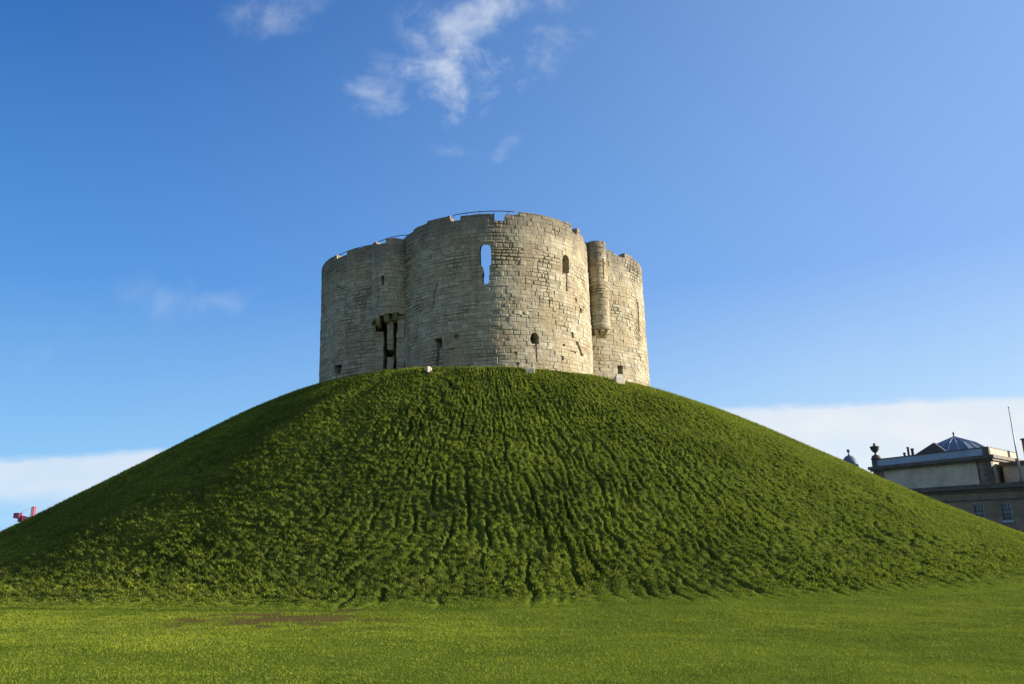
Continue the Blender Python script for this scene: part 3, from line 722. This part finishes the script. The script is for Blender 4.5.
def court():
    A = at(988, 446.3, 108); zt = A.z
    Bp = at_z(871.6, 459.6, zt); u1 = Vector((Bp.x-A.x, Bp.y-A.y)); L1 = u1.length; u1 /= L1
    ang = math.radians(62); u2 = Vector((u1.x*math.cos(-ang)-u1.y*math.sin(-ang), u1.x*math.sin(-ang)+u1.y*math.cos(-ang)))
    print('COURT', A, Bp, L1, u1, u2)
    def pt(a, b): q = Vector((A.x, A.y))+u1*a+u2*b; return (q.x, q.y)
    def rect(a0, a1, b0, b1): return [pt(a0, b0), pt(a1, b0), pt(a1, b1), pt(a0, b1)]
    g0 = -.6
    root = empty('courthouse', (*pt(L1/2, 10), 0)); tag(root, 'classical stone courthouse with long parapet and glazed lantern roof right of the mound', 'building')
    m = lambda py: at(988, py, 108).z
    z_par = m(454); z_cor = m(460.5); z_low = m(484.5); z_low2 = m(489.5)
    D = 20
    # upper storey
    q = MB(); q.prism(rect(.30, L1-.3, .3, D-.3), z_low+.1, z_cor-.003); q.build('upper_wall', M_PANEL, root)
    q = MB()
    for a in (.02, L1-1.9): q.prism(rect(a+.05, a+1.85, .05, D-.05) if a < 1 else rect(a+.05, a+1.85, .05, D-.05), z_low+.1, z_cor-.006)
    o = q.build('corner_wall', M_BSTONE, root)
    q = MB(); q2 = MB()
    n = 9
    for i in range(n):
        z0 = z_low+.12+(z_cor-z_low-.15)*i/n; z1 = z_low+.12+(z_cor-z_low-.15)*(i+1)/n-.04; w = 1.25 if i % 2 else .8
        q.prism(rect(-.03, w, -.03, w), z0, z1); q2.prism(rect(L1-w, L1+.03, -.03, w), z0, z1)
    q.build('quoins', M_CORN, root); q2.build('quoins', M_CORN, root)
    q = MB(); q.prism(rect(-.055, .0, .95, D-.5), z_low+.1, z_cor-.01); q.build('side_wall', M_SIDE, root)
    q = MB(); q.prism(rect(2.0, 2.25, .12, .28), z_low+.1, z_cor-.01); q.build('drainpipe', M_CORN, root)
    q = MB(); q.prism(rect(-.45, L1+.45, -.45, D+.4), z_cor, z_cor+.28); q.prism(rect(-.75, L1+.75, -.75, D+.7), z_cor+.282, z_par-.12); q.build('cornice', M_CORN, root)
    q = MB(); q.prism(rect(.1, L1-.1, .1, D), z_par-.118, zt-.14); q.build('parapet', M_PARA, root)
    q = MB(); q.prism(rect(.04, .098, .3, D-.2), z_par-.10, zt-.15); q.build('side_parapet', M_SIDE, root)
    q = MB(); q.prism(rect(0, L1, 0, D+.1), zt-.138, zt); q.build('coping', M_CORN, root)
    for a in (-.02, L1-1.0):
        q = MB(); q.prism(rect(a, a+1.05, -.02, 1.0), z_par-.11, zt-.139); q.build('parapet_pier', M_CORN, root)
    # lower storey, runs on to the right
    E_ = -26
    lwq = MB(); lwq.prism(rect(E_, L1+1, -.85, D+3), g0, z_low2-.3); wins = []
    q = MB(); q.prism(rect(E_-.3, L1+1.3, -1.5, D+3), z_low2-.298, z_low2+.1); q.prism(rect(E_-.6, L1+1.7, -1.95, D+3), z_low2+.102, z_low+.09); q.build('lower_cornice', M_CORN, root)
    q = MB(); q.prism(rect(E_, L1+1.1, -1.28, -1.19), z_low2-1.5, z_low2-1.25); q.build('frieze_band', M_CORN, root)
    # right hand wing set back on top
    zw = at(1005, 463.5, 112).z
    q = MB(); q.prism(rect(E_+2, -.9, 3.2, D), z_low+.1, zw-.5); q.build('wing_wall', M_PANEL, root)
    q = MB(); q.prism(rect(E_+1.5, -.5, 2.8, D), zw-.498, zw); q.build('wing_cornice', M_CORN, root)
    # sash windows on the lower storey
    nrm = Vector((u1.y, -u1.x)); 
    if nrm.y > 0: nrm = -nrm
    def onfront(px, py):
        d = ray(px, py); o2 = Vector(pt(0, -1.2)); # solve k*d.xy = o2 + a*u1
        det = d[0]*(-u1.y)-(-u1.x)*d[1]; k = (o2.x*(-u1.y)-(-u1.x)*o2.y)/det; P = Vector((d[0]*k, d[1]*k)); return (P-o2).dot(u1), CAMH+d[2]*k
    for (cxp, top, bot, wpx) in ((978, 504.5, 522, 10.5), (1005, 503, 521, 10.5)):
        a0, z1 = onfront(cxp, top); _, z0 = onfront(cxp, bot); ah, _ = onfront(cxp+wpx/2, top); hw = abs(a0-ah)
        fr = MB(); y0, y1 = -1.02, -.9; wins.append((a0-hw, a0+hw, z0, z1))
        def fb(a_0, a_1, zz0, zz1, yy0=y0, yy1=y1): fr.prism(rect(a_0, a_1, yy0, yy1), zz0, zz1)
        fb(a0-hw, a0-hw+.12, z0, z1); fb(a0+hw-.12, a0+hw, z0, z1); fb(a0-hw+.121, a0+hw-.121, z1-.12, z1); fb(a0-hw+.121, a0+hw-.121, z0, z0+.14)
        zm = (z0+z1)/2; fb(a0-hw+.121, a0+hw-.121, zm-.05, zm+.05)
        for i in (1, 2):
            x_ = a0-hw+2*hw*i/3; fr.prism(rect(x_-.025, x_+.025, y0+.01, y1), z0+.141, zm-.051); fr.prism(rect(x_-.025, x_+.025, y0+.01, y1), zm+.051, z1-.121)
        for zz in ((z0+zm)/2, (z1+zm)/2): fr.prism(rect(a0-hw+.122, a0+hw-.122, y0+.02, y1), zz-.02, zz+.02)
        w = fr.build('window', M_WHITE, root)
        gl = MB(); gl.prism(rect(a0-hw+.05, a0+hw-.05, -.95, -.9), z0+.05, z1-.05); gl.build('pane', M_GLASS, w)
        si = MB(); si.prism(rect(a0-hw-.15, a0+hw+.15, -1.36, -1.202), z0-.2, z0+.03); si.build('sill', M_WHITE, w)
    wins.sort(); ca = E_; zt_w = z_low2-.3
    for (w0, w1, z0, z1) in wins:
        lwq.prism(rect(ca, w0, -1.2, -.852), g0, zt_w); lwq.prism(rect(w0, w1, -1.2, -.852), g0, z0); lwq.prism(rect(w0, w1, -1.2, -.852), z1, zt_w); ca = w1
    lwq.prism(rect(ca, L1+1, -1.2, -.852), g0, zt_w); lwq.build('lower_wall', M_BSTONE, root)
    # urn on the far left pier
    pu = Vector(pt(L1-.75, .5)); mb = MB()
    mb.lathe((pu.x, pu.y, zt+.002), [(p*.85, q*.88) for p, q in [(.95, 0), (.95, .18), (.75, .3), (.72, .62), (.35, .78), (.16, .95), (.16, 1.15), (.45, 1.35), (.72, 1.75), (.80, 2.15), (.86, 2.2), (.86, 2.32), (.5, 2.42), (.2, 2.5), (.2, 2.72), (.26, 2.8), (.1, 2.95), (.02, 2.98)]], 20)
    un = mb.build('stone_urn', M_URN, None, True); tag(un, 'dark stone urn finial on the left end of the courthouse parapet', 'urn')
    # glazed lantern: octagonal pyramid with pale ribs and finial
    Yl = 134; ap = at(953, 437.2, Yl); c = at(955.5, 447, Yl); R_ = (at(986, 446, Yl).x-at(926, 449, Yl).x)/2
    n = 10; zb_ = c.z-.9; base = [(c.x+R_*math.cos(2*math.pi*i/n+.2), c.y+R_*math.sin(2*math.pi*i/n+.2)) for i in range(n)]
    q = MB(); q.prism(base, z_par-1, zb_); la = q.build('lantern_drum', M_CORN, root)
    q = MB(); mid = [(c.x+(x-c.x)*.62, c.y+(y-c.y)*.62) for x, y in base]; zm = zb_+(ap.z-zb_)*.55
    tp = [(c.x+(x-c.x)*.04, c.y+(y-c.y)*.04) for x, y in base]
    q.prism(base, zb_+.002, zm, mid); q.prism(mid, zm+.001, ap.z, tp); ro = q.build('lantern_roof', M_LEAD, root)
    q = MB()
    for i in range(n):
        for t in (0, .5):
            j = (i+1) % n; B0 = Vector((*base[i], 0)).lerp(Vector((*base[j], 0)), t); M0 = Vector((*mid[i], 0)).lerp(Vector((*mid[j], 0)), t); T0 = Vector((*tp[i], 0)).lerp(Vector((*tp[j], 0)), t)
            q.tube([(B0.x, B0.y, zb_+.05), (M0.x, M0.y, zm+.04), (T0.x, T0.y, ap.z+.04)], .07, 4)
    q.build('glazing_ribs', M_RIB, ro)
    q = MB(); q.lathe((c.x, c.y, ap.z), [(.3, -.1), (.3, .1), (.1, .2), (.1, .45), (.2, .55), (.03, .95)], 10); q.build('finial', M_CORN, ro)
    # dark gabled roof in front of the lantern
    Yg = 129; gl_ = at(909, 453, Yg); gr = at(952, 448.5, Yg); gp = at(933.5, 442.6, Yg); zl = min(gl_.z, gr.z)-.8
    dv = Vector((u2.x, u2.y, 0))*1.2
    V = [Vector((gl_.x, gl_.y, zl)), Vector((gr.x, gr.y, zl)), gp]; V += [v+dv for v in V]
    q = MB(); q.add(V, [(0, 1, 2), (5, 4, 3), (0, 3, 4, 1), (1, 4, 5, 2), (2, 5, 3, 0)]); q.build('gable_roof', M_SLATE, root)
    # chimney pots
    for (px, t, b, w) in ((907.6, 447.0, 455, .17), (912.0, 448.4, 454.5, .22), (904.2, 452.6, 455.5, .18)):
        a = at(px, t, 131); b_ = at(px, b, 131); q = MB(); q.lathe((a.x, a.y, 0), [(w*1.2, zt-1.6), (w*1.05, b_.z), (w, a.z-.25), (w*1.3, a.z-.2), (w*1.3, a.z-.05), (w, a.z)], 10); q.build('chimney_pot', M_URN, root, True)
    # brick chimney at the frame edge
    a = at(1029.5, 438, 118); q = MB(); q.prism([(a.x-.9, a.y-.6), (a.x+.9, a.y-.6), (a.x+.9, a.y+.6), (a.x-.9, a.y+.6)], zw-1, a.z-.25)
    q.prism([(a.x-1.0, a.y-.7), (a.x+1.0, a.y-.7), (a.x+1.0, a.y+.7), (a.x-1.0, a.y+.7)], a.z-.248, a.z); q.build('brick_chimney', M_REDB, root)
    # flagpole on the lower roof
    pole_xy = None; best = 9
    for i in range(300):
        a_ = -i*.03; qx = Vector(pt(a_, -.9)); x1, y1 = proj(np.array([qx.x, qx.y, z_low+.1]))
        if abs(x1-1021.8) < best: best = abs(x1-1021.8); pole_xy = qx
    zt_p = None
    for i in range(200):
        z = z_low+5+i*.05; x1, y1 = proj(np.array([pole_xy.x, pole_xy.y, z]))
        if y1 <= 408.5: zt_p = z; break
    print('POLE', pole_xy, z_low, zt_p, x1)
    fp = empty('flagpole', (pole_xy.x, pole_xy.y, z_low+.09)); tag(fp, 'bare white flagpole rising from the courthouse roof near its right end', 'flagpole')
    q = MB(); q.tube([(pole_xy.x, pole_xy.y, z_low+.09), (pole_xy.x, pole_xy.y, zt_p)], .13, 10, .05); q.build('pole', M_WHITE, fp, True)
    q = MB(); q.lathe((pole_xy.x, pole_xy.y, zt_p), [(.05, 0), (.1, .06), (.1, .14), (.03, .2)], 10); q.build('cap', M_WHITE, fp, True)
    q = MB(); q.lathe((pole_xy.x, pole_xy.y, z_low+.092), [(.26, 0), (.26, .1), (.17, .25), (.15, .4)], 10); q.build('base_collar', M_CORN, fp, True)
court()
def cupola():
    Yc = 135; c = at(850.5, 468.5, Yc); z1 = at(850.5, 450.5, Yc); w = (at(858.5, 465, Yc).x-at(842.5, 466, Yc).x)/2
    ztop = z1.z; z0 = c.z; h = (ztop-z0)*.74
    root = empty('cupola_building', (c.x, c.y, 0)); tag(root, 'small blue grey domed cupola with ball finial peeping over the right slope of the mound', 'building')
    q = MB(); q.prism([(c.x-6, c.y-4), (c.x+7, c.y-4), (c.x+7, c.y+10), (c.x-6, c.y+10)], -.6, z0-2.6); q.build('wall', M_BSTONE, root)
    q = MB(); q.lathe((c.x, c.y, 0), [(w*.85, z0-2.62), (w*.85, z0-.3), (w*1.08, z0-.28), (w*1.12, z0-.05), (w*1.0, z0)], 16); q.build('drum', M_PANEL, root)
    prof = [(w*math.cos(t), z0+.002+h*math.sin(t)) for t in [i*math.pi/2/10 for i in range(10)]]+[(.12, z0+h)]
    q = MB(); q.lathe((c.x, c.y, 0), prof, 24); d = q.build('dome', M_LEAD, root, True)
    q = MB(); q.lathe((c.x, c.y, z0+h-.03), [(.2, 0), (.1, .2), (.1, .5), (.25, .6), (.3, .78), (.22, .95), (.05, 1.05)], 12); q.build('finial', M_CORN, d, True)
cupola()
def crane():
    Yc = 230
    c = at(30, 520, Yc)
    root = empty('tower_crane', (c.x, c.y, -1)); tag(root, 'red luffing tower crane far away behind the left slope of the mound', 'crane')
    def lattice(mb, p, q, w, n):
        p, q = Vector(p), Vector(q); d = (q-p); t = d.normalized(); a = t.cross(Vector((0, 1, 0))).normalized()*w/2; b = t.cross(a).normalized()*w/2
        cs = [a+b, a-b, -a-b, -a+b]
        for k in cs: mb.tube([p+k, q+k], w*.16, 4)
        for i in range(n):
            s0 = p+d*i/n; s1 = p+d*(i+1)/n
            for j in range(4): mb.tube([s0+cs[j], s1+cs[(j+1) % 4]], w*.12, 4)
    mb = MB(); zt = at(30, 521.5, Yc).z; lattice(mb, (c.x, c.y, -1), (c.x, c.y, zt), 1.7, 14); mb.build('mast', M_RED, root)
    e = at(17, 516.5, Yc); s = at(35, 520.5, Yc)
    mb = MB(); lattice(mb, e, s, .8, 8); mb.build('counter_jib', M_RED, root)
    j0 = at(32, 520, Yc); j1 = at(34.2, 506.5, Yc); mb = MB(); lattice(mb, j0, j1, .75, 6); mb.build('jib', M_RED, root)
    mb = MB(); k = at(17.7, 515.4, Yc); mb.prism([(k.x-.75, k.y-.8), (k.x+.85, k.y-.8), (k.x+.85, k.y+.8), (k.x-.75, k.y+.8)], k.z-.8, k.z+.7); mb.build('winch_house', M_CW, root)
    mb = MB(); k = at(21.8, 518.8, Yc)
    for dx in (-.75, .15): mb.prism([(k.x+dx, k.y-.7), (k.x+dx+.55, k.y-.7), (k.x+dx+.55, k.y+.7), (k.x+dx, k.y+.7)], k.z-.9, k.z+.5)
    mb.build('counterweight', M_CW, root)
    mb = MB(); a = at(18.5, 514, Yc); mb.tube([a, j1], .03, 4); mb.build('tie_rope', M_RED, root)
crane()
